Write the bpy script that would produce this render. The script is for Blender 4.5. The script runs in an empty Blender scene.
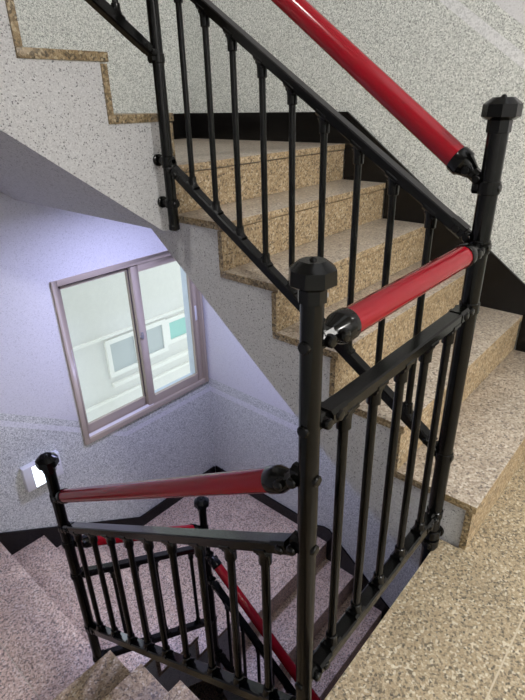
import bpy, bmesh, math
from mathutils import Vector, Matrix
S = 1.18                      # layout units -> metres
COL = bpy.context.scene.collection
V = Vector
W, D = 0.627, 1.063           # stairwell rail rectangle
XR, YF, XL, YB = 1.807, 2.30, -1.16, -2.9
H, T = 0.17, 0.242

# ------------------------------------------------------------------ materials
def newmat(name):
    m = bpy.data.materials.new(name); m.use_nodes = True
    nt = m.node_tree; nt.nodes.clear()
    out = nt.nodes.new('ShaderNodeOutputMaterial'); b = nt.nodes.new('ShaderNodeBsdfPrincipled')
    nt.links.new(b.outputs[0], out.inputs[0])
    return m, nt, b
def L(nt, a, b): nt.links.new(a, b)
def ramp(nt, stops, const=False):
    r = nt.nodes.new('ShaderNodeValToRGB'); cr = r.color_ramp
    cr.interpolation = 'CONSTANT' if const else 'LINEAR'
    while len(cr.elements) < len(stops): cr.elements.new(0.5)
    for e, (p, c) in zip(cr.elements, stops): e.position = p; e.color = (*c, 1)
    return r
def coords(nt):
    return nt.nodes.new('ShaderNodeTexCoord').outputs['Object']
def voro(nt, co, scale, rnd=1):
    v = nt.nodes.new('ShaderNodeTexVoronoi'); v.inputs['Scale'].default_value = scale
    v.inputs['Randomness'].default_value = rnd
    L(nt, co, v.inputs['Vector']); return v
def noise(nt, co, scale, detail=3, rough=.6):
    n = nt.nodes.new('ShaderNodeTexNoise'); n.inputs['Scale'].default_value = scale
    n.inputs['Detail'].default_value = detail; n.inputs['Roughness'].default_value = rough
    L(nt, co, n.inputs['Vector']); return n
def mix(nt, a, b, fac, mode='MIX'):
    x = nt.nodes.new('ShaderNodeMix'); x.data_type = 'RGBA'; x.blend_type = mode
    for s, i in ((fac, 0), (a, 6), (b, 7)):
        if hasattr(s, 'links'): L(nt, s, x.inputs[i])
        else: x.inputs[i].default_value = s if i == 0 else (*s, 1)
    return x.outputs[2]
def granite(name, stops, scale=95, rough=.32, spec=.5, warp=.0035):
    m, nt, b = newmat(name); co = coords(nt)
    n = noise(nt, co, 60, 2)
    vm = nt.nodes.new('ShaderNodeVectorMath'); vm.operation = 'MULTIPLY_ADD'
    L(nt, n.outputs['Color'], vm.inputs[0]); vm.inputs[1].default_value = (warp,)*3; L(nt, co, vm.inputs[2])
    v = voro(nt, vm.outputs[0], scale)
    sx = nt.nodes.new('ShaderNodeSeparateColor'); L(nt, v.outputs['Color'], sx.inputs[0])
    r = ramp(nt, stops, True); L(nt, sx.outputs[0], r.inputs[0])
    v2 = voro(nt, vm.outputs[0], scale*2.1)
    s2 = nt.nodes.new('ShaderNodeSeparateColor'); L(nt, v2.outputs['Color'], s2.inputs[0])
    r2 = ramp(nt, stops, True); L(nt, s2.outputs[1], r2.inputs[0])
    c = mix(nt, r.outputs[0], r2.outputs[0], .32)
    big = noise(nt, co, 5, 3)
    rb = ramp(nt, [(.3, (.88, .87, .86)), (.7, (1.06, 1.05, 1.04))]); L(nt, big.outputs[0], rb.inputs[0])
    c = mix(nt, c, rb.outputs[0], 1.0, 'MULTIPLY')
    L(nt, c, b.inputs['Base Color']); b.inputs['Roughness'].default_value = rough
    b.inputs['Specular IOR Level'].default_value = spec
    return m
def speckle(name, stops, scale, rough=.75, bump=0, warp=.003, soft=.35):
    m, nt, b = newmat(name); co = coords(nt)
    n = noise(nt, co, 90, 2)
    vm = nt.nodes.new('ShaderNodeVectorMath'); vm.operation = 'MULTIPLY_ADD'
    L(nt, n.outputs['Color'], vm.inputs[0]); vm.inputs[1].default_value = (warp,)*3; L(nt, co, vm.inputs[2])
    v = voro(nt, vm.outputs[0], scale)
    sx = nt.nodes.new('ShaderNodeSeparateColor'); L(nt, v.outputs['Color'], sx.inputs[0])
    r = ramp(nt, stops, True); L(nt, sx.outputs[0], r.inputs[0])
    n2 = noise(nt, co, scale*1.1, 2)
    rn = ramp(nt, [(.35, (1-soft,)*3), (.65, (1+soft*.3,)*3)]); L(nt, n2.outputs[0], rn.inputs[0])
    c = mix(nt, r.outputs[0], rn.outputs[0], 1, 'MULTIPLY')
    L(nt, c, b.inputs['Base Color']); b.inputs['Roughness'].default_value = rough
    b.inputs['Specular IOR Level'].default_value = .3
    return m
def plain(name, col, rough=.5, spec=.5, coat=0, metal=0, nz=0):
    m, nt, b = newmat(name)
    if nz:
        n = noise(nt, coords(nt), 25, 4)
        r = ramp(nt, [(.3, tuple(c*(1-nz) for c in col)), (.7, tuple(min(1, c*(1+nz)) for c in col))])
        L(nt, n.outputs[0], r.inputs[0]); L(nt, r.outputs[0], b.inputs['Base Color'])
    else: b.inputs['Base Color'].default_value = (*col, 1)
    b.inputs['Roughness'].default_value = rough; b.inputs['Specular IOR Level'].default_value = spec
    b.inputs['Coat Weight'].default_value = coat; b.inputs['Coat Roughness'].default_value = .15
    b.inputs['Metallic'].default_value = metal
    return m
def emit(name, col, st):
    m = bpy.data.materials.new(name); m.use_nodes = True; nt = m.node_tree; nt.nodes.clear()
    o = nt.nodes.new('ShaderNodeOutputMaterial'); e = nt.nodes.new('ShaderNodeEmission')
    e.inputs[0].default_value = (*col, 1); e.inputs[1].default_value = st; L(nt, e.outputs[0], o.inputs[0]); return m

G_TREAD = granite('granite_tread', [(0, (.11, .09, .08)), (.10, (.27, .215, .17)), (.28, (.42, .35, .275)),
                                    (.52, (.49, .415, .33)), (.74, (.57, .51, .42)), (.9, (.70, .65, .57))], scale=125)
G_FLOOR = granite('granite_floor', [(0, (.07, .063, .052)), (.12, (.20, .165, .11)), (.28, (.36, .285, .185)),
                                    (.52, (.43, .345, .225)), (.74, (.51, .43, .30)), (.9, (.70, .65, .52))], scale=150)
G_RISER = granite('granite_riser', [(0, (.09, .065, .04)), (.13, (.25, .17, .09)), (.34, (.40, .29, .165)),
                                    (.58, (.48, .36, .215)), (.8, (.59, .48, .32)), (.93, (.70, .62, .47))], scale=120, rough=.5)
G_BROWN = granite('granite_brown', [(0, (.05, .04, .025)), (.18, (.17, .12, .06)), (.42, (.29, .21, .11)), (.7, (.38, .29, .17)), (.9, (.52, .44, .30))], scale=110)
G_LOW = granite('granite_lower', [(0, (.07, .06, .06)), (.14, (.29, .20, .15)), (.28, (.58, .425, .32)),
                                  (.52, (.71, .53, .41)), (.74, (.80, .64, .51)), (.9, (.93, .82, .70))], scale=130, rough=.42)
W_SPK = speckle('speckled_wall_coat', [(0, (.34, .36, .345)), (.14, (.52, .545, .52)), (.34, (.68, .705, .675)), (.62, (.80, .82, .785)), (.84, (.90, .91, .88))], 190, soft=.2)
W_STRIPE = speckle('pale_wall_stripe', [(0, (.66, .67, .68)), (.3, (.78, .79, .80)), (.7, (.84, .85, .86))], 150, soft=.1)
W_PAINT = speckle('pale_upper_paint', [(0, (.62, .62, .63)), (.08, (.71, .71, .73)), (.5, (.74, .74, .76))], 170, soft=.08)
W_SIDE = speckle('speckled_stair_side', [(0, (.17, .17, .18)), (.035, (.36, .36, .365)), (.10, (.53, .53, .54)), (.5, (.575, .575, .585)), (.8, (.62, .62, .625))], 250, soft=.12)
BLACKSTONE = plain('black_skirting_stone', (.005, .0045, .0045), .22, .3)
METAL = plain('black_painted_metal', (.002, .0021, .002), .17, .24)
RED = plain('red_handrail_plastic', (.25, .0045, .012), .13, .33)
GROUT = plain('pale_grout', (.55, .48, .36), .8)
CEIL = plain('ceiling_white', (.8, .8, .8), .8, nz=.03)
FRAME = plain('mauve_beige_window_frame', (.45, .375, .30), .4)
FRAMED = plain('dark_window_track_seal', (.10, .085, .08), .6)  # even dark brown for head track, seal and sensor
WHITE = plain('white_plastic', (.82, .83, .86), .4)
STEEL = plain('latch_grey_metal', (.45, .45, .46), .35, metal=.6)
SILL = plain('bright_aluminium_track', (.8, .78, .8), .35)
FAC = plain('pale_facade_render', (.80, .79, .75), .8, nz=.03)
FACT = plain('facade_trim', (.9, .89, .84), .7)
PANE_G = plain('grey_facade_pane', (.52, .56, .56), .3)
PANE_T = plain('teal_facade_pane', (.36, .66, .60), .3)
PIER = plain('pale_blue_reveal', (.66, .74, .80), .7, nz=.03)
LAMP_W = emit('lamp_warm_diffuser', (1, .95, .86), 6)
LAMP_C = emit('lamp_cool_diffuser', (.84, .86, 1), 5)
PANEL = emit('night_light_panel', (.80, .90, 1), 4.0)
def glassmat():
    m = bpy.data.materials.new('window_glass'); m.use_nodes = True; nt = m.node_tree; nt.nodes.clear()
    o = nt.nodes.new('ShaderNodeOutputMaterial'); t = nt.nodes.new('ShaderNodeBsdfTransparent'); g = nt.nodes.new('ShaderNodeBsdfGlossy')
    t.inputs[0].default_value = (.93, .96, .95, 1); g.inputs['Roughness'].default_value = .02
    f = nt.nodes.new('ShaderNodeFresnel'); f.inputs[0].default_value = 1.35
    x = nt.nodes.new('ShaderNodeMixShader'); ge = nt.nodes.new('ShaderNodeNewGeometry'); mu = nt.nodes.new('ShaderNodeMath'); mu.operation = 'SUBTRACT'; mu.use_clamp = True
    L(nt, f.outputs[0], mu.inputs[0]); L(nt, ge.outputs['Backfacing'], mu.inputs[1]); L(nt, mu.outputs[0], x.inputs[0]); L(nt, t.outputs[0], x.inputs[1]); L(nt, g.outputs[0], x.inputs[2])
    L(nt, x.outputs[0], o.inputs[0]); return m
GLASS = glassmat()

# ------------------------------------------------------------------ mesh builder
class MB:
    def __init__(s): s.v = []; s.f = []; s.m = []; s.sm = []
    def add(s, vs, fs, mi=0, smooth=False):
        o = len(s.v); s.v += [V(p) for p in vs]
        for f in fs: s.f.append([i+o for i in f]); s.m.append(mi); s.sm.append(smooth)
        return s
    def box(s, a, b, mi=0):
        x0, x1 = sorted((a[0], b[0])); y0, y1 = sorted((a[1], b[1])); z0, z1 = sorted((a[2], b[2]))
        return s.add([(x0, y0, z0), (x1, y0, z0), (x1, y1, z0), (x0, y1, z0), (x0, y0, z1), (x1, y0, z1), (x1, y1, z1), (x0, y1, z1)],
              [(0, 3, 2, 1), (4, 5, 6, 7), (0, 1, 5, 4), (1, 2, 6, 5), (2, 3, 7, 6), (3, 0, 4, 7)], mi)
    def loft(s, rings, mi=0, smooth=True, caps=True):
        n = len(rings[0]); vs = [p for r in rings for p in r]; fs = []
        for k in range(len(rings)-1):
            for i in range(n):
                j = (i+1) % n; fs.append((k*n+i, k*n+j, (k+1)*n+j, (k+1)*n+i))
        s.add(vs, fs, mi, smooth)
        if caps:
            s.add(rings[0], [tuple(reversed(range(n)))], mi); s.add(rings[-1], [tuple(range(n))], mi)
        return s
    def rev(s, p, ax, prof, n=16, mi=0, smooth=True, up=None, sx=1, phase=0):
        """revolve prof [(t along ax, radius)] round the line p + t*ax; sx widens along `up`"""
        p = V(p); ax = V(ax).normalized()
        u = (V(up) if up else (V((0, 0, 1)) if abs(ax.z) < .9 else V((1, 0, 0))))
        u = (u - ax*u.dot(ax)).normalized(); w = ax.cross(u)
        rings = []
        for t, r in prof:
            rings.append([p+ax*t+u*(math.cos(a)*r*sx)+w*(math.sin(a)*r) for a in [2*math.pi*i/n+phase for i in range(n)]])
        return s.loft(rings, mi, smooth)
    def cyl(s, a, b, r, n=16, mi=0, r2=None):
        a = V(a); b = V(b); return s.rev(a, b-a, [(0, r), ((b-a).length, r if r2 is None else r2)], n, mi)
    def bar(s, a, b, w, h, mi=0, c=.15):
        """bar with chamfered corners: w across (horizontal), h upright"""
        a = V(a); b = V(b); ax = (b-a).normalized(); sd = ax.cross(V((0, 0, 1))).normalized(); up = sd.cross(ax)
        k = c*min(w, h); pts = []
        for x, y in ((w/2-k, -h/2), (w/2, -h/2+k), (w/2, h/2-k), (w/2-k, h/2), (-w/2+k, h/2), (-w/2, h/2-k), (-w/2, -h/2+k), (-w/2+k, -h/2)): pts.append((x, y))
        return s.loft([[q+sd*x+up*y for x, y in pts] for q in (a, b)], mi, False)
    def prism(s, pts, ext, mi=0):
        """planar polygon pts extruded by vector ext"""
        n = len(pts); A = [V(p) for p in pts]; B = [p+V(ext) for p in A]
        s.add(A+B, [tuple(range(n)), tuple(reversed(range(n, 2*n)))]+[(i, i+n, (i+1) % n+n, (i+1) % n) for i in range(n)], mi)
        return s
    def build(s, name, mats, parent=None, origin=(0, 0, 0), bevel=0, faces=()):
        me = bpy.data.meshes.new(name); o = V(origin)
        me.from_pydata([(p-o)*S for p in s.v], [], s.f)
        for m in (mats if isinstance(mats, (list, tuple)) else [mats]): me.materials.append(m)
        for p, mi, sm in zip(me.polygons, s.m, s.sm): p.material_index = mi; p.use_smooth = sm
        bm = bmesh.new(); bm.from_mesh(me)
        bmesh.ops.remove_doubles(bm, verts=bm.verts, dist=1e-6)
        bmesh.ops.recalc_face_normals(bm, faces=bm.faces)
        if bevel: bmesh.ops.bevel(bm, geom=[e for e in bm.edges if e.calc_face_angle(0) > .5], offset=bevel*S, segments=2, affect='EDGES', profile=.5)
        bm.to_mesh(me); bm.free(); me.set_sharp_from_angle(angle=.62)
        for p in me.polygons:                                         # stone faces that have a cut of their own
            for dr, mi in faces:
                if p.normal.dot(dr) > .9: p.material_index = mi
        ob = bpy.data.objects.new(name, me); COL.objects.link(ob); ob.location = o*S
        if parent:
            ob.parent = parent
            q = parent; off = V((0, 0, 0))
            while q: off += q.location; q = q.parent
            ob.location = o*S-off
        return ob
def tag(o, label, cat, group=None):
    o['label'] = label; o['category'] = cat
    if group: o['group'] = group
    return o
def thing(name, loc, label, cat, group=None):
    o = bpy.data.objects.new(name, None); COL.objects.link(o); o.location = V(loc)*S; o.empty_display_size = .1
    return tag(o, label, cat, group)
def struct(o): o['kind'] = 'structure'; return o

# ------------------------------------------------------------------ stair flights
def flight(label, P, nos, z0, w0, w1, bottom, mats, over=.008, send=.006, top_w0=None, top_len=.24):
    w1 -= .004 if w1 > w0 else -.004
    """P(s,w,z)->world; nos=[(s,z)...] nosings going up; w0 = open (well) side; bottom=[(s,z)..] underside from top to foot"""
    sg = 1 if w1 > w0 else -1
    dw = V(P(0, -sg, 0)); ds = V(P(-1, 0, 0))                          # towards the open side / the front
    root = thing('stair_flight', P(nos[0][0], (w0+w1)/2, z0), label, 'stairs')
    body = []
    zp = z0
    body.append((nos[0][0]+.02, z0-.0))
    for k, (sk, zk) in enumerate(nos):
        if k: body.append((sk+.02, zp-.026))
        body.append((sk+.02, zk-.026)); zp = zk
    body += bottom
    MB().prism([P(a, w0, z) for a, z in body], V(P(0, w1, 0))-V(P(0, w0, 0))).build('concrete_side', W_SIDE, root)
    zp = z0
    for k, (sk, zk) in enumerate(nos):
        nx = nos[k+1][0]+.019 if k+1 < len(nos) else sk+top_len
        wa = w0-sg*send if top_w0 is None or k+1 < len(nos) else top_w0
        MB().box(P(sk-over, wa, zk-.026), P(nx, w1-sg*.003, zk)).build('tread', [mats[0], G_BROWN, mats[1]], root, bevel=.0016, faces=((dw, 1), (ds, 2)))
        MB().box(P(sk, w0-sg*send, zp+.0005), P(sk+.02, w1-sg*.003, zk-.031)).build('riser', [mats[1], G_BROWN], root, faces=((dw, 1),))
        zp = zk
    return root

nosA = [(-.089+T*k, H*(k+1)) for k in range(6)]
flight('speckled granite stair flight rising along the right wall beside the nearest landing',
       lambda s, w, z: V((w, s, z)), nosA, 0, .686, XR, [(1.36, .994), (1.36, .802), (1.31, .80), (.72, .333), (.12, -.13), (-.06, -.22)], (G_TREAD, G_RISER), top_w0=.712)
nosB = [(-.704, 1.19), (-.475, 1.36), (-.225, 1.53), (.02, 1.70)]
flight('white sided upper stair flight crossing above the window at upper left',
       lambda s, w, z: V((-s, w, z)), nosB, 1.02, 1.12, YF, [(.26, 1.674), (.26, 1.47), (.30, 1.47), (-.62, .802), (-.684, .80)], (G_BROWN, G_BROWN))
nosC = [(-1.035, -.85), (-.783, -.68), (-.533, -.51), (-.283, -.34), (-.033, -.17), (.217, -.001)]
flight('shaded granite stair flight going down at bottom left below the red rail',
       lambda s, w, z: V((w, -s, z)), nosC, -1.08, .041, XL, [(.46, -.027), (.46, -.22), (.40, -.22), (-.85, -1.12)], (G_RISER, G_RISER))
nosBl = [(-.80, -1.545), (-.55, -1.39), (-.303, -1.235), (-.056, -1.08)]
flight('granite stair flight along the window wall below the night light',
       lambda s, w, z: V((-s, w, z)), nosBl, -1.70, 1.12, YF, [(.18, -1.106), (.18, -1.30), (.12, -1.30), (-.70, -1.90), (-.78, -1.90)], (G_LOW, G_LOW), top_len=.268)
nosD = [(s, z-2.72) for s, z in nosA]
flight('lowest stair flight in deep shade seen down through the stairwell',
       lambda s, w, z: V((w, s, z)), nosD, -2.72, .686, XR, [(1.16, -1.746), (1.16, -2.04), (.72, -2.387), (.30, -2.72)], (G_LOW, G_LOW), top_w0=.806)

nosU = [(-.90+.25*k, 1.87+.17*k) for k in range(6)]
flight('topmost stair flight overhead, out of the picture above the shaded lower flight',
       lambda s, w, z: V((w, -s, z)), nosU, 1.70, -.06, XL, [(.56, 2.69), (.56, 2.48), (.28, 2.48), (-.62, 1.86), (-.86, 1.70)], (G_TREAD, G_RISER), top_len=.1)

# ------------------------------------------------------------------ landings, walls, ceiling
def slab(name, x0, x1, y0, y1, z, body_off, top, th=.22, tiles=None):
    """concrete landing with a granite top; body_off = (x0,x1,y0,y1) of the granite part"""
    m = MB(); m.box((x0, y0, z-th), (x1, y1, z-.027), 0)
    gx0, gx1, gy0, gy1 = body_off
    xs = [gx0]+[t for t in (tiles or ([], []))[0]]+[gx1]; ys = [gy0]+[t for t in (tiles or ([], []))[1]]+[gy1]
    g = 0
    for i in range(len(xs)-1):
        for j in range(len(ys)-1):
            m.box((xs[i]+(g if i else 0), ys[j]+(g if j else 0), z-.026), (xs[i+1]-(g if i < len(xs)-2 else 0), ys[j+1]-(g if j < len(ys)-2 else 0), z), 1)
    for t in xs[1:-1]: m.box((t-.0016, gy0+.002, z-.01), (t+.0016, gy1-.002, z+.0004), 2)
    for t in ys[1:-1]: m.box((gx0+.002, t-.0016, z-.01), (gx1-.002, t+.0016, z+.0004), 2)
    return struct(m.build(name, [W_SIDE, top, GROUT]))
fl = MB()
fl.box((XL, YB, -.25), (.041, -.47, -.027), 0); fl.box((.041, YB, -.25), (.675, -.02, -.027), 0); fl.box((.675, YB, -.25), (XR-.002, -.07, -.027), 0)
g = 0
for x0, x1, y0, y1 in ((XL, -.3, YB, -.9), (-.3, .45, YB, -.9), (.45, 1.2, YB, -.9), (1.2, XR, YB, -.9),
                       (XL, .041, -.9, -.458), (.041, .675, -.288, -.013), (.675, XR, -.288, -.071),
                       (.041, .82, -.9, -.288), (.82, XR, -.9, -.288)):
    fl.box((x0+g, y0+g, -.026), (x1-(g if x1 not in (.675,) else 0), y1-g, 0), 1)
for x0, x1, y in ((XL, XR, -.9), (.041, XR, -.288)): fl.box((x0+.002, y-.002, -.01), (x1-.002, y+.002, .0004), 2)
for x, y0, y1 in ((-.3, YB, -.9), (.45, YB, -.9), (1.2, YB, -.9), (.82, -.9, -.288)): fl.box((x-.002, y0+.002, -.01), (x+.002, y1, .0004), 2)
struct(fl.build('floor', [W_SIDE, G_FLOOR, GROUT]))
slab('floor', .69, XR, 1.365, YF, 1.02, (.735, XR, 1.361, YF), G_TREAD)                  # upper corner landing
slab('floor', XL, .041, 1.06, YF, -1.08, (XL, -.216, 1.058, YF), G_LOW, tiles=([-.7], [1.68]))  # lower left corner landing
m = MB().box((-.216, 1.058, -1.106), (-.2125, YF, -1.0796)); struct(m.build('trim_1', GROUT))
m = MB().box((-.2125, 1.058, -1.106), (.05, 1.115, -1.08)); struct(m.build('floor', G_LOW))
slab('floor', .80, XR, 1.365, YF, -1.70, (.822, XR, 1.361, YF), G_LOW)                   # landing under the window
m = MB().box((.69, 1.362, -1.92), (.80, YF, -1.727)); struct(m.build('floor', W_SIDE))
slab('floor', XL, -.27, .91, YF, 1.70, (XL, -.262, .89, YF), G_TREAD)
struct(MB().box((XL, YB, -2.82), (XR, YF, -2.722)).build('floor', G_LOW))                # bottom storey
struct(MB().box((XL, YB, 2.50), (4.9, -.57, 2.72)).build('ceiling', CEIL))
struct(MB().box((XL, -.1, 3.60), (XR, YF, 3.75)).build('ceiling', CEIL))

def clip(poly, ax, lim, sign):
    out = []
    for i in range(len(poly)):
        a, b = poly[i], poly[(i+1) % len(poly)]
        da, db = sign*(a[ax]-lim), sign*(b[ax]-lim)
        if da >= 0: out.append(a)
        if (da > 1e-9 and db < -1e-9) or (da < -1e-9 and db > 1e-9):
            t = da/(da-db); out.append((a[0]+(b[0]-a[0])*t, a[1]+(b[1]-a[1])*t))
    return out
def wall(name, P, a0, a1, lines, hole=None, depth=None):
    """lines = [(polyline [(a,z)], material below it)], lowest first; last material fills the rest"""
    m = MB(); zb, zt = -2.82, 3.75
    rects = [(a0, a1, zb, zt)]
    if hole:
        h0, h1, k0, k1 = hole
        rects = [(a0, h0, zb, zt), (h1, a1, zb, zt), (h0, h1, zb, k0), (h0, h1, k1, zt)]
    def val(pl, a):
        for (p, q) in zip(pl, pl[1:]):
            if p[0] <= a <= q[0]: return p[1]+(q[1]-p[1])*(a-p[0])/(q[0]-p[0])
        return pl[0][1] if a < pl[0][0] else pl[-1][1]
    bp = sorted({a0, a1, *[a for pl, _ in lines if pl for a, _ in pl if a0 < a < a1]})
    for s0, s1 in zip(bp, bp[1:]):
        lo = (zb, zb)
        for pl, mi in lines:
            hi = (val(pl, s0), val(pl, s1)) if pl else (zt, zt)
            poly = [(s0, lo[0]), (s1, lo[1]), (s1, hi[1]), (s0, hi[0])]
            for r in rects:
                q = poly
                for ax, lim, sg in ((0, r[0], 1), (0, r[1], -1), (1, r[2], 1), (1, r[3], -1)):
                    q = clip(q, ax, lim, sg) if q else q
                if len(q) > 2: m.add([P(a, z, 0) for a, z in q], [tuple(range(len(q)))], mi)
            lo = hi
    for r in rects:                                                   # solid thickness behind the face
        m.add([P(r[0], r[2], .18), P(r[1], r[2], .18), P(r[1], r[3], .18), P(r[0], r[3], .18)], [(0, 1, 2, 3)], 3)
    if hole:
        c = [(h0, k0), (h1, k0), (h1, k1), (h0, k1)]
        for i in range(4):
            p, q = c[i], c[(i+1) % 4]; m.add([P(*p, 0), P(*q, 0), P(*q, .18), P(*p, .18)], [(0, 1, 2, 3)], 3)
    c = [(a0, zb), (a1, zb), (a1, zt), (a0, zt)]
    for i in range(4):
        p, q = c[i], c[(i+1) % 4]; m.add([P(*p, 0), P(*q, 0), P(*q, .18), P(*p, .18)], [(0, 1, 2, 3)], 3)
    return struct(m.build(name, [W_SPK, W_STRIPE, W_PAINT, PIER]))
def shift(pl, d): return [(a, z+d) for a, z in pl]
rb = [(-.331, 0), (1.121, 1.02)]                                     # right wall base line of this storey
rbl = [(-.331, -2.72), (1.121, -1.70)]
midA = [(-.331, -.15), (1.121, .87)]
rl = []
for pl in (rbl, rb):
    if pl is rb: rl.append((midA, 2))
    rl += [(shift(pl, .84), 0), (shift(pl, .888), 1), (shift(pl, .965), 0)]
rl.append((None, 2))
YC = -.95
wall('wall_right', lambda a, z, t: V((XR+t, a, z)), YC, YF, rl)
fb = [(.0, -1.045), (1.01, -1.70)]; fbu = [(-.02, 1.70), (.96, 1.02)]
flines = [(shift(fb, .835), 0), (shift(fb, .875), 1), (shift(fb, .925), 0), (shift(fbu, -.1), 2),
          (shift(fbu, .84), 0), (shift(fbu, .885), 1), (shift(fbu, .96), 0), (None, 2)]
WX0, WX1, WZ0, WZ1 = .735, 1.775, -.745, .325
wall('wall_far', lambda a, z, t: V((a, YF+t, z)), XL, XR, flines, hole=(WX0, WX1, WZ0, WZ1))
lb = [(-.5, 0), (1.12, -1.08)]
wall('wall_left', lambda a, z, t: V((XL-t, a, z)), YB, YF, [(shift(lb, .84), 0), (shift(lb, .888), 1), (shift(lb, .965), 0), (None, 2)])
wall('wall_back', lambda a, z, t: V((a, YB-t, z)), XL, 4.9, [([(0, .84)], 0), ([(0, .888)], 1), ([(0, .965)], 0), (None, 2)])

cl = [([(0, .84)], 0), ([(0, .888)], 1), ([(0, .965)], 0), (None, 2)]
wall('wall_front', lambda a, z, t: V((a, YC+t, z)), XR+.18, 4.9, cl)
wall('wall_corridor', lambda a, z, t: V((4.9+t, a, z)), YB, YC, cl)
struct(MB().box((XR, YB, -.25), (4.9, YC, -.0005)).build('floor', G_FLOOR))
struct(MB().box((XR, YB, -2.9), (XR+.15, YC, -.26)).build('wall_lower', CEIL))
# skirting boards cut round the steps
def skirting(name, P, steps, z0, top, t=.014):
    low = [(steps[0][0], z0)]
    for k, (s, z) in enumerate(steps[1:]): pass
    return None
def stepline(nos, z0, s_start, s_end):
    pts = [(s_start, z0)]; zp = z0
    for s, z in nos: pts += [(s, zp), (s, z)]; zp = z
    pts.append((s_end, zp)); return pts
def skirt(name, P, low, top):
    pts = low+list(reversed(top))
    return struct(MB().prism([P(a, z, 0) for a, z in pts], V(P(0, 0, 1))-V(P(0, 0, 0))).build(name, BLACKSTONE))
PR = lambda a, z, t: V((XR-.003-t*.013, a, z))
lowA = stepline([(s-.008, z) for s, z in nosA], 0, YC+.02, YF-.015)
skirt('baseboard_right', PR, lowA, [(YC+.02, .14), (-.30, .14), (1.11, 1.165), (YF-.015, 1.165)])
lowD = stepline([(s-.008, z-.0) for s, z in nosD], -2.72, -.6, YF-.015)
skirt('baseboard_right', PR, lowD, [(-.6, -2.6), (-.25, -2.6), (1.06, -1.61), (1.10, -1.575), (1.15, -1.575), (1.22, -1.605), (YF-.015, -1.605)])
PF = lambda a, z, t: V((a, YF-.003-t*.013, z))
skirt('baseboard_far', lambda a, z, t: PF(-a, z, t), stepline([(s-.008, z) for s, z in nosBl], -1.70, -XR+.02, 1.14),
      [(-XR+.02, -1.605), (-1.005, -1.605), (.01, -.985), (1.14, -.985)])
skirt('baseboard_far', lambda a, z, t: PF(-a, z, t), stepline([(s-.008, z) for s, z in nosB], 1.02, -XR+.02, .03), [(-XR+.02, 1.165), (-.96, 1.165), (-.0, 1.83), (.03, 1.83)])

# ------------------------------------------------------------------ newel posts and railings
def newel(x, y, zb, zt, r, label, mounts=(), grp=None):
    p = thing('newel_post', (x, y, zb), label, 'post', grp)
    MB().cyl((x, y, zb), (x, y, zt-.06*r/.019), r, 24).build('shaft', METAL, p)
    k = min(r/.0168, 1.12); rs = max(r+.0012, .0185*k)
    c = MB()
    c.rev((x, y, zt), (0, 0, -1), [(.0075*k, .0185*k), (.0185*k, .0328*k), (.0385*k, .0334*k), (.0445*k, .0235*k)], 8, smooth=False, up=(1, .35, 0))
    c.rev((x, y, zt), (0, 0, -1), [(.044*k, rs+.002), (.0645*k, rs+.002), (.0655*k, rs)], 8, smooth=False, up=(1, .35, 0))
    cap = c.build('cap', METAL, p)
    MB().rev((x, y, zt), (0, 0, -1), [(.003*k, .0012*k), (.0037*k, .003*k), (.005*k, .0046*k), (.0085*k, .0052*k)], 12).build('finial', METAL, cap)
    MB().cyl((x+.0195*k*.7, y-.0195*k*.7, zt-.0565*k), (x+.022*k*.7, y-.022*k*.7, zt-.0565*k), .0035*k, 10).build('screw', STEEL, cap)
    MB().rev((x, y, zb), (0, 0, 1), [(-.004, r*.8), (0, r*1.08), (.014, r*1.08), (.016, r)], 24).build('foot_cap', METAL, p)
    for (mz, dx, dy, ln) in mounts:
        d = V((dx, dy, 0)); b = MB(); q = V((x, y, mz))
        b.cyl(q-d*(r+.010), q+d*ln, .0115, 14)
        b.rev(q+d*(ln-.012), d, [(0, .013), (.004, .02), (.0125, .02)], 18)
        b.rev(q-d*(r+.012), d, [(0, .008), (.004, .0135), (.014, .0135)], 16)
        b.rev(q-V((0, 0, .015)), (0, 0, 1), [(0, r+.001), (.002, r+.005), (.028, r+.005), (.03, r+.001)], 20)
        b.build('wall_bracket', METAL, p)
    return p

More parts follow.
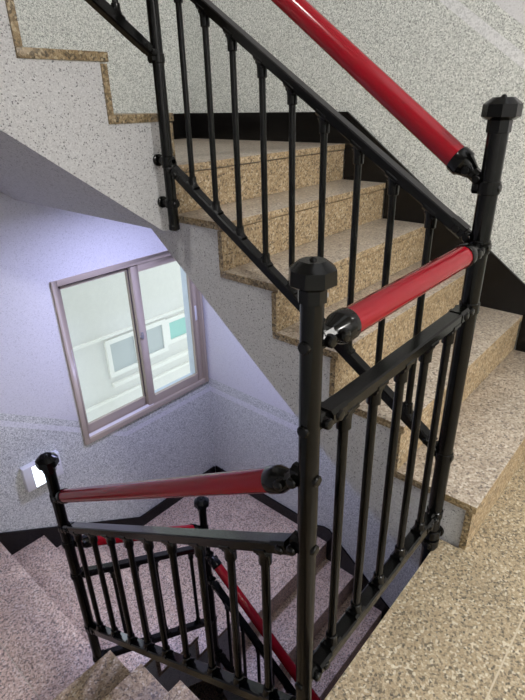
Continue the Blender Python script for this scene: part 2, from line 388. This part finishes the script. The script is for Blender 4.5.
def railing(label, A, B, hand, top, bot, bal, loc_r=(.017, .02), grp=None, ends=(True, True), hr=.0232):
    """A,B = (x,y) post axes; hand/top/bot = (z at A, z at B); bal = fractions along A->B"""
    A = V((*A, 0)); B = V((*B, 0)); d = (B-A); Ln = d.length; dh = d.normalized()
    side = dh.cross(V((0, 0, 1)))
    mid = (A+B)/2
    root = thing('stair_railing', (mid.x, mid.y, min(bot)), label, 'railing', grp)
    def pt(zz, f): return A+d*f+V((0, 0, zz[0]+(zz[1]-zz[0])*f))
    def joint(zz, end, kind, r):
        """hinged end fitting between a rail end and its post"""
        f0 = 0 if end == 0 else 1
        ax = (pt(zz, 1)-pt(zz, 0)).normalized()*(1 if end == 0 else -1)
        c = pt(zz, f0); m = MB(); pr = loc_r[end]
        h = dh*(1 if end == 0 else -1)
        kn = c+ax*(pr+.016)
        bolt = [(-.0225, .004), (-.0215, .0082), (-.0195, .0098), (-.0155, .0104), (.0155, .0104), (.0195, .0098), (.0215, .0082), (.0225, .004)]
        if kind == 'hand':
            m.rev(c+ax*(pr+.020), ax, [(0, .010), (.006, .0145), (.016, .0185), (.030, .0245), (.034, hr+.0026), (.054, hr+.003), (.056, hr+.0018)], 20)
            m.rev(c+ax*(pr+.037), side, [(t*1.22, q) for t, q in bolt], 14)
            m.bar(c+ax*(pr+.004), c+ax*(pr+.042), .030, .026, c=.3)
        else:
            m.bar(c+ax*(pr+.022), c+ax*(pr+.062), .0365, .029, c=.2)
            m.rev(c+ax*(pr+.040), side, bolt, 14)
            m.bar(c+ax*(pr+.002), c+ax*(pr+.03), .024, .023, c=.3)
        m.rev(c+ax*(pr+.009), side, bolt, 14)
        m.bar(c+h*(pr-.006), c+h*(pr+.012), .024, .028, c=.3)
        m.rev(c-h*(pr-.004), -h, [(-2*pr, .006), (-.001, .006), (0, .0100), (.006, .0100), (.008, .0080), (.0085, .004)], 14)
        if pr > .018: m.rev(c-V((0, 0, .014)), (0, 0, 1), [(0, pr+.0005), (.002, pr+.0028), (.026, pr+.0028), (.028, pr+.0005)], 20)
        return m
    L3 = [(hand, 'hand', 'handrail'), (top, 'bar', 'top_rail'), (bot, 'bar', 'bottom_rail')]
    for zz, kind, nm in L3:
        a = pt(zz, 0); b = pt(zz, 1); ax = (b-a).normalized(); k = 1/ (dh.dot(ax))
        wd, hh = (.0335, .030) if nm == 'bottom_rail' else (.0335, .025); off = (.068 if kind == 'hand' else .058)
        a2 = a+ax*(loc_r[0]+off); b2 = b-ax*(loc_r[1]+off)
        if kind == 'hand':
            ob = MB().cyl(a2, b2, hr, 28).build(nm, RED, root); ob['label'] = 'round red handrail tube'
        else: ob = MB().bar(a2, b2, wd, hh, c=.12).build(nm, METAL, root)
        for e in (0, 1):
            if ends[e]: joint(zz, e, kind, .02).build('end_fitting', METAL, ob)
    st = (top[1]-top[0])/Ln; sb = (bot[1]-bot[0])/Ln
    axt = (dh+V((0, 0, st))).normalized(); axb = (dh+V((0, 0, sb))).normalized()
    for f in bal:
        p0 = pt(bot, f)+V((0, 0, .010)); p1 = pt(top, f)-V((0, 0, .012))
        bo = MB().cyl(p0, p1, .0092, 14).build('baluster', METAL, root)
        c = MB()                                                      # saddle shoe under the top rail
        c.rev(p1-V((0, 0, .042)), (0, 0, 1), [(0, .0115), (.002, .0135), (.022, .0135), (.03, .0145), (.044, .0185)], 16, up=dh, sx=1.0)
        c.bar(p1-axt*.017+V((0, 0, .002)), p1+axt*.017+V((0, 0, .002)), .0372, .020, c=.35)
        c.bar(p1-axt*.014+V((0, 0, -.010)), p1+axt*.014+V((0, 0, -.010)), .026, .014, c=.35)
        c.build('collar', METAL, bo)
        c = MB()
        c.rev(p0+V((0, 0, .034)), (0, 0, -1), [(0, .0105), (.002, .0128), (.018, .0132), (.024, .0155), (.036, .0165)], 16, up=dh)
        c.bar(p0-axb*.019+V((0, 0, .004)), p0+axb*.019+V((0, 0, .004)), .0325, .018, c=.3)
        c.build('collar', METAL, bo)
    return root

RN, RR, RU = .0168, .0205, .0185
newel(0, 0, -.168, 1.037, RN, 'nearest black newel post with octagonal cap, in front of the red guard rail')
newel(W, 0, -.21, 1.222, RR, 'black newel post with octagonal cap at the foot of the flight along the right wall',
      [(.06, 0, -1, .012), (.025, 1, 0, .055)])
newel(W, D, .815, 2.24, RU, 'black newel post bolted to the white stair side, cut off at its foot',
      [(1.045, 0, 1, .055), (.905, 0, 1, .055)])
newel(W, D, -1.91, -.43, RU, 'black newel post low in the stairwell between the two lower railings',
      [(-1.62, 0, 1, .055), (-1.80, 0, 1, .055)])
newel(0, D, -1.075, .195, RU, 'black newel post at lower left standing in front of the lit night light')
newel(W, 0, -2.70, -1.50, RR, 'black newel post at the lowest end of the railing down in the stairwell')
newel(0, D, 1.55, 2.70, RU, 'black newel post at the top end of the upper left railing', [(1.62, 0, 1, .055)])

railing('short level guard railing with bright red handrail between the two nearest posts', (0, 0), (W, 0),
        (.908, .914), (.768, .772), (.135, .135), [f/W for f in (.098, .197, .300, .408, .522)], (RN, RR))
yA = [.119, .221, .322, .427, .53, .632, .738, .84, .945]
railing('sloping railing with dark red handrail rising beside the flight on the right wall', (W, 0), (W, D),
        (1.042, 1.042+D*.724), (.918, .918+D*.647), (.340, 1.036), [y/D for y in yA], (RR, RU), hr=.0262)
yC = [.099, .198, .30, .412, .518, .622, .728, .847, .965]
railing('sloping railing with dull wine red handrail descending from nearest post to the night light', (0, 0), (0, D),
        (.672, .012), (.520, -.128), (.028, -.668), [y/D for y in yC], (RN, RU), hr=.0222)
railing('upper left railing of which only the bottom rail shows, above the white stair side', (W, D), (0, D),
        (2.06, 2.06+.42), (1.92, 1.92+.42), (1.345, 1.345+.42), [.21, .37, .53, .69, .85], (RU, RU))
railing('low railing beyond the lower left newel post, running along the window wall side', (0, D), (W, D),
        (-.205, -.622), (-.368, -.742), (-.862, -1.285), [x/W for x in (.14, .24, .335, .43, .53)], (RU, RU))
railing('deepest railing with red handrail descending under the nearest landing', (W, 0), (W, D),
        (-.771-D*.69, -.771), (-.95-D*.68, -.95), (-1.53-D*.68, -1.53), [y/D for y in (.125, .23, .335, .44, .545, .64, .735, .836, .94)], (RR, RU))

# ------------------------------------------------------------------ window
win = bpy.data.objects.new('window_1', None); COL.objects.link(win); win.location = V(((WX0+WX1)/2, YF, WZ0))*S; struct(win)
def ring(x0, x1, z0, z1, wd, y0, y1, wb=None, m=None):
    m = m or MB(); wb = wb or wd
    m.box((x0, y0, z0), (x0+wd, y1, z1)); m.box((x1-wd, y0, z0), (x1, y1, z1))
    m.box((x0+wd, y0, z1-wd), (x1-wd, y1, z1)); m.box((x0+wd, y0, z0), (x1-wd, y1, z0+wb)); return m
fx0, fx1, fz0, fz1 = .704, 1.796, -.760, .346
fr = ring(fx0, fx1, fz0, fz1, .034, YF-.016, YF+.10).build('window_frame', FRAME, win, bevel=.0015)
tk = MB().box((fx0+.034, YF+.002, fz0+.034), (1.27, YF+.03, fz0+.038)).build('sill_track', SILL, fr)
tk = MB().box((fx0+.034, YF+.004, fz1-.0345), (1.27, YF+.06, fz1-.046)).build('head_track', FRAMED, fr)
sl = ring(fx0+.034, 1.268, fz0+.036, fz1-.036, .038, YF+.042, YF+.066, wb=.062).build('sash', FRAME, win, bevel=.001)
MB().box((fx0+.07, YF+.052, fz0+.096), (1.232, YF+.057, fz1-.072)).build('glass', GLASS, sl)
MB().box((1.232, YF+.036, fz0+.1), (1.240, YF+.044, fz1-.05)).build('seal', FRAMED, sl)
sr = ring(1.236, fx1-.034, fz0+.034, fz1-.034, .056, YF+.006, YF+.034, wb=.06).build('sash', FRAME, win, bevel=.001)
MB().box((1.29, YF+.018, fz0+.092), (fx1-.088, YF+.023, fz1-.088)).build('glass', GLASS, sr)
MB().box((1.247, YF-.004, -.20), (1.262, YF+.008, -.155)).box((1.235, YF-.006, -.185), (1.25, YF+.003, -.175)).build('latch', STEEL, sr)
MB().box((fx1-.066, YF+.001, -.225), (fx1-.05, YF+.007, -.11)).build('pull_handle', WHITE, sr, bevel=.002)
MB().box((fx0+.052, YF+.038, -.225), (fx0+.063, YF+.043, -.11)).build('pull_handle', WHITE, sl, bevel=.002)

# building across the yard
bl = thing('building', (2, 3.72, -4), 'pale building seen through the window, with grey and teal panes', 'building')
Y0 = 3.6/1.0
MB().box((-1.5, 3.61, -4), (5.5, 3.9, 1.2)).build('wall', FAC, bl)
m = MB()
for z0, z1, x0, dp in ((-.735, -.712, -1.5, .03), (-1.385, -1.362, -1.5, .03), (-1.25, -1.215, 1.70, .05)): m.box((x0, 3.61-dp, z0), (5.5, 3.61, z1))
m.build('ledge', FACT, bl)
def fwin(x0, x1, z0, z1, pane):
    w = ring(x0, x1, z0, z1, .045, 3.58, 3.61).build('window_surround', FACT, bl)
    MB().box((x0+.045, 3.597, z0+.045), (x1-.045, 3.609, z1-.045)).build('pane', pane, w)
fwin(1.69, 2.05, -1.15, -.76, PANE_G); fwin(2.05, 2.40, -1.12, -.76, PANE_G); fwin(2.40, 2.76, -1.06, -.775, PANE_T)

# night light on the far wall
nl = thing('night_light', (.435, YF, -.855), 'white wall night light with glowing panel behind the lower left post', 'lamp')
MB().box((.285, YF-.045, -.852), (.515, YF-.001, -.685)).build('housing', WHITE, nl, bevel=.004)
MB().box((.338, YF-.047, -.842), (.462, YF-.043, -.695)).build('glowing_panel', PANEL, nl)
MB().cyl((.495, YF-.047, -.77), (.495, YF-.044, -.77), .004, 10).build('sensor', FRAMED, nl)

# ceiling lamps (out of the frame, they light the place)
def lamp(x, y, z, r, mat, label, power, col, size):
    t = thing('ceiling_lamp', (x, y, z), label, 'lamp')
    MB().rev((x, y, z-.001), (0, 0, -1), [(0, r), (.02, r), (.024, r*.96)], 32).build('base', WHITE, t)
    MB().rev((x, y, z-.024), (0, 0, -1), [(0, r*.9), (.02, r*.86), (.03, r*.6), (.033, r*.1)], 32).build('diffuser', mat, t)
    ld = bpy.data.lights.new('ceiling_lamp_light', 'AREA'); ld.shape = 'DISK'; ld.size = size*S; ld.energy = power; ld.color = col
    lo = bpy.data.objects.new('ceiling_lamp_light', ld); COL.objects.link(lo); lo.parent = t; lo.location = (0, 0, -.065*S)
lamp(.20, -2.30, 2.50, .22, LAMP_W, 'round ceiling lamp over the nearest landing', 120, (1, .98, .94), .42)
lamp(-.70, .80, 3.60, .20, LAMP_W, 'added unseen lamp above the stairwell, brightening the right wall', 36, (1, .99, .96), .38)  # added fill, unseen: lifts the right wall, topmost flight keeps it off the lower left
def tube(x0, x1, y, z, label, power):
    t = thing('ceiling_lamp', ((x0+x1)/2, y, z), label, 'lamp')
    MB().box((x0, y-.09, z-.03), (x1, y+.09, z-.001)).build('base', WHITE, t, bevel=.004)
    MB().box((x0+.01, y-.08, z-.05), (x1-.01, y+.08, z-.031)).build('diffuser', LAMP_W, t)
    ld = bpy.data.lights.new('ceiling_lamp_light', 'AREA'); ld.shape = 'RECTANGLE'; ld.size = (x1-x0)*S; ld.size_y = .16*S; ld.energy = power; ld.color = (1, .98, .94)
    lo = bpy.data.objects.new('ceiling_lamp_light', ld); COL.objects.link(lo); lo.parent = t; lo.location = (0, 0, -.058*S)
tube(2.0, 4.4, -1.25, 2.50, 'long strip lamp on the corridor ceiling right of the landing', 85)
lamp(1.05, 1.55, .80, .11, LAMP_C, 'round ceiling lamp under the upper corner landing', 28, (.56, .58, 1), .2)

# ------------------------------------------------------------------ sky, camera, view
w = bpy.data.worlds.new('sky'); bpy.context.scene.world = w; w.use_nodes = True
bg = w.node_tree.nodes['Background']; bg.inputs[0].default_value = (1, 1, 1, 1); bg.inputs[1].default_value = 1.55

cd = bpy.data.cameras.new('camera'); cam = bpy.data.objects.new('camera', cd); COL.objects.link(cam)
yaw, pitch, roll = -.8391, -.4549, -.0252
f = V((math.sin(-yaw)*math.cos(pitch), math.cos(yaw)*math.cos(pitch), math.sin(pitch)))
r = f.cross(V((0, 0, 1))).normalized(); u = r.cross(f); c, s = math.cos(roll), math.sin(roll)
r2 = r*c+u*s; u2 = u*c-r*s
mw = Matrix((r2, u2, -f)).transposed().to_4x4(); mw.translation = V((-.5232, -.3775, 1.2149))*S
cam.matrix_world = mw
cd.sensor_fit = 'HORIZONTAL'; cd.sensor_width = 36; cd.lens = 36*506.27/525; cd.clip_start = .02
sc = bpy.context.scene; sc.camera = cam
vs = sc.view_settings; vs.view_transform = 'Standard'; vs.look = 'None'; vs.gamma = 1; vs.use_curve_mapping = False; vs.exposure = 0
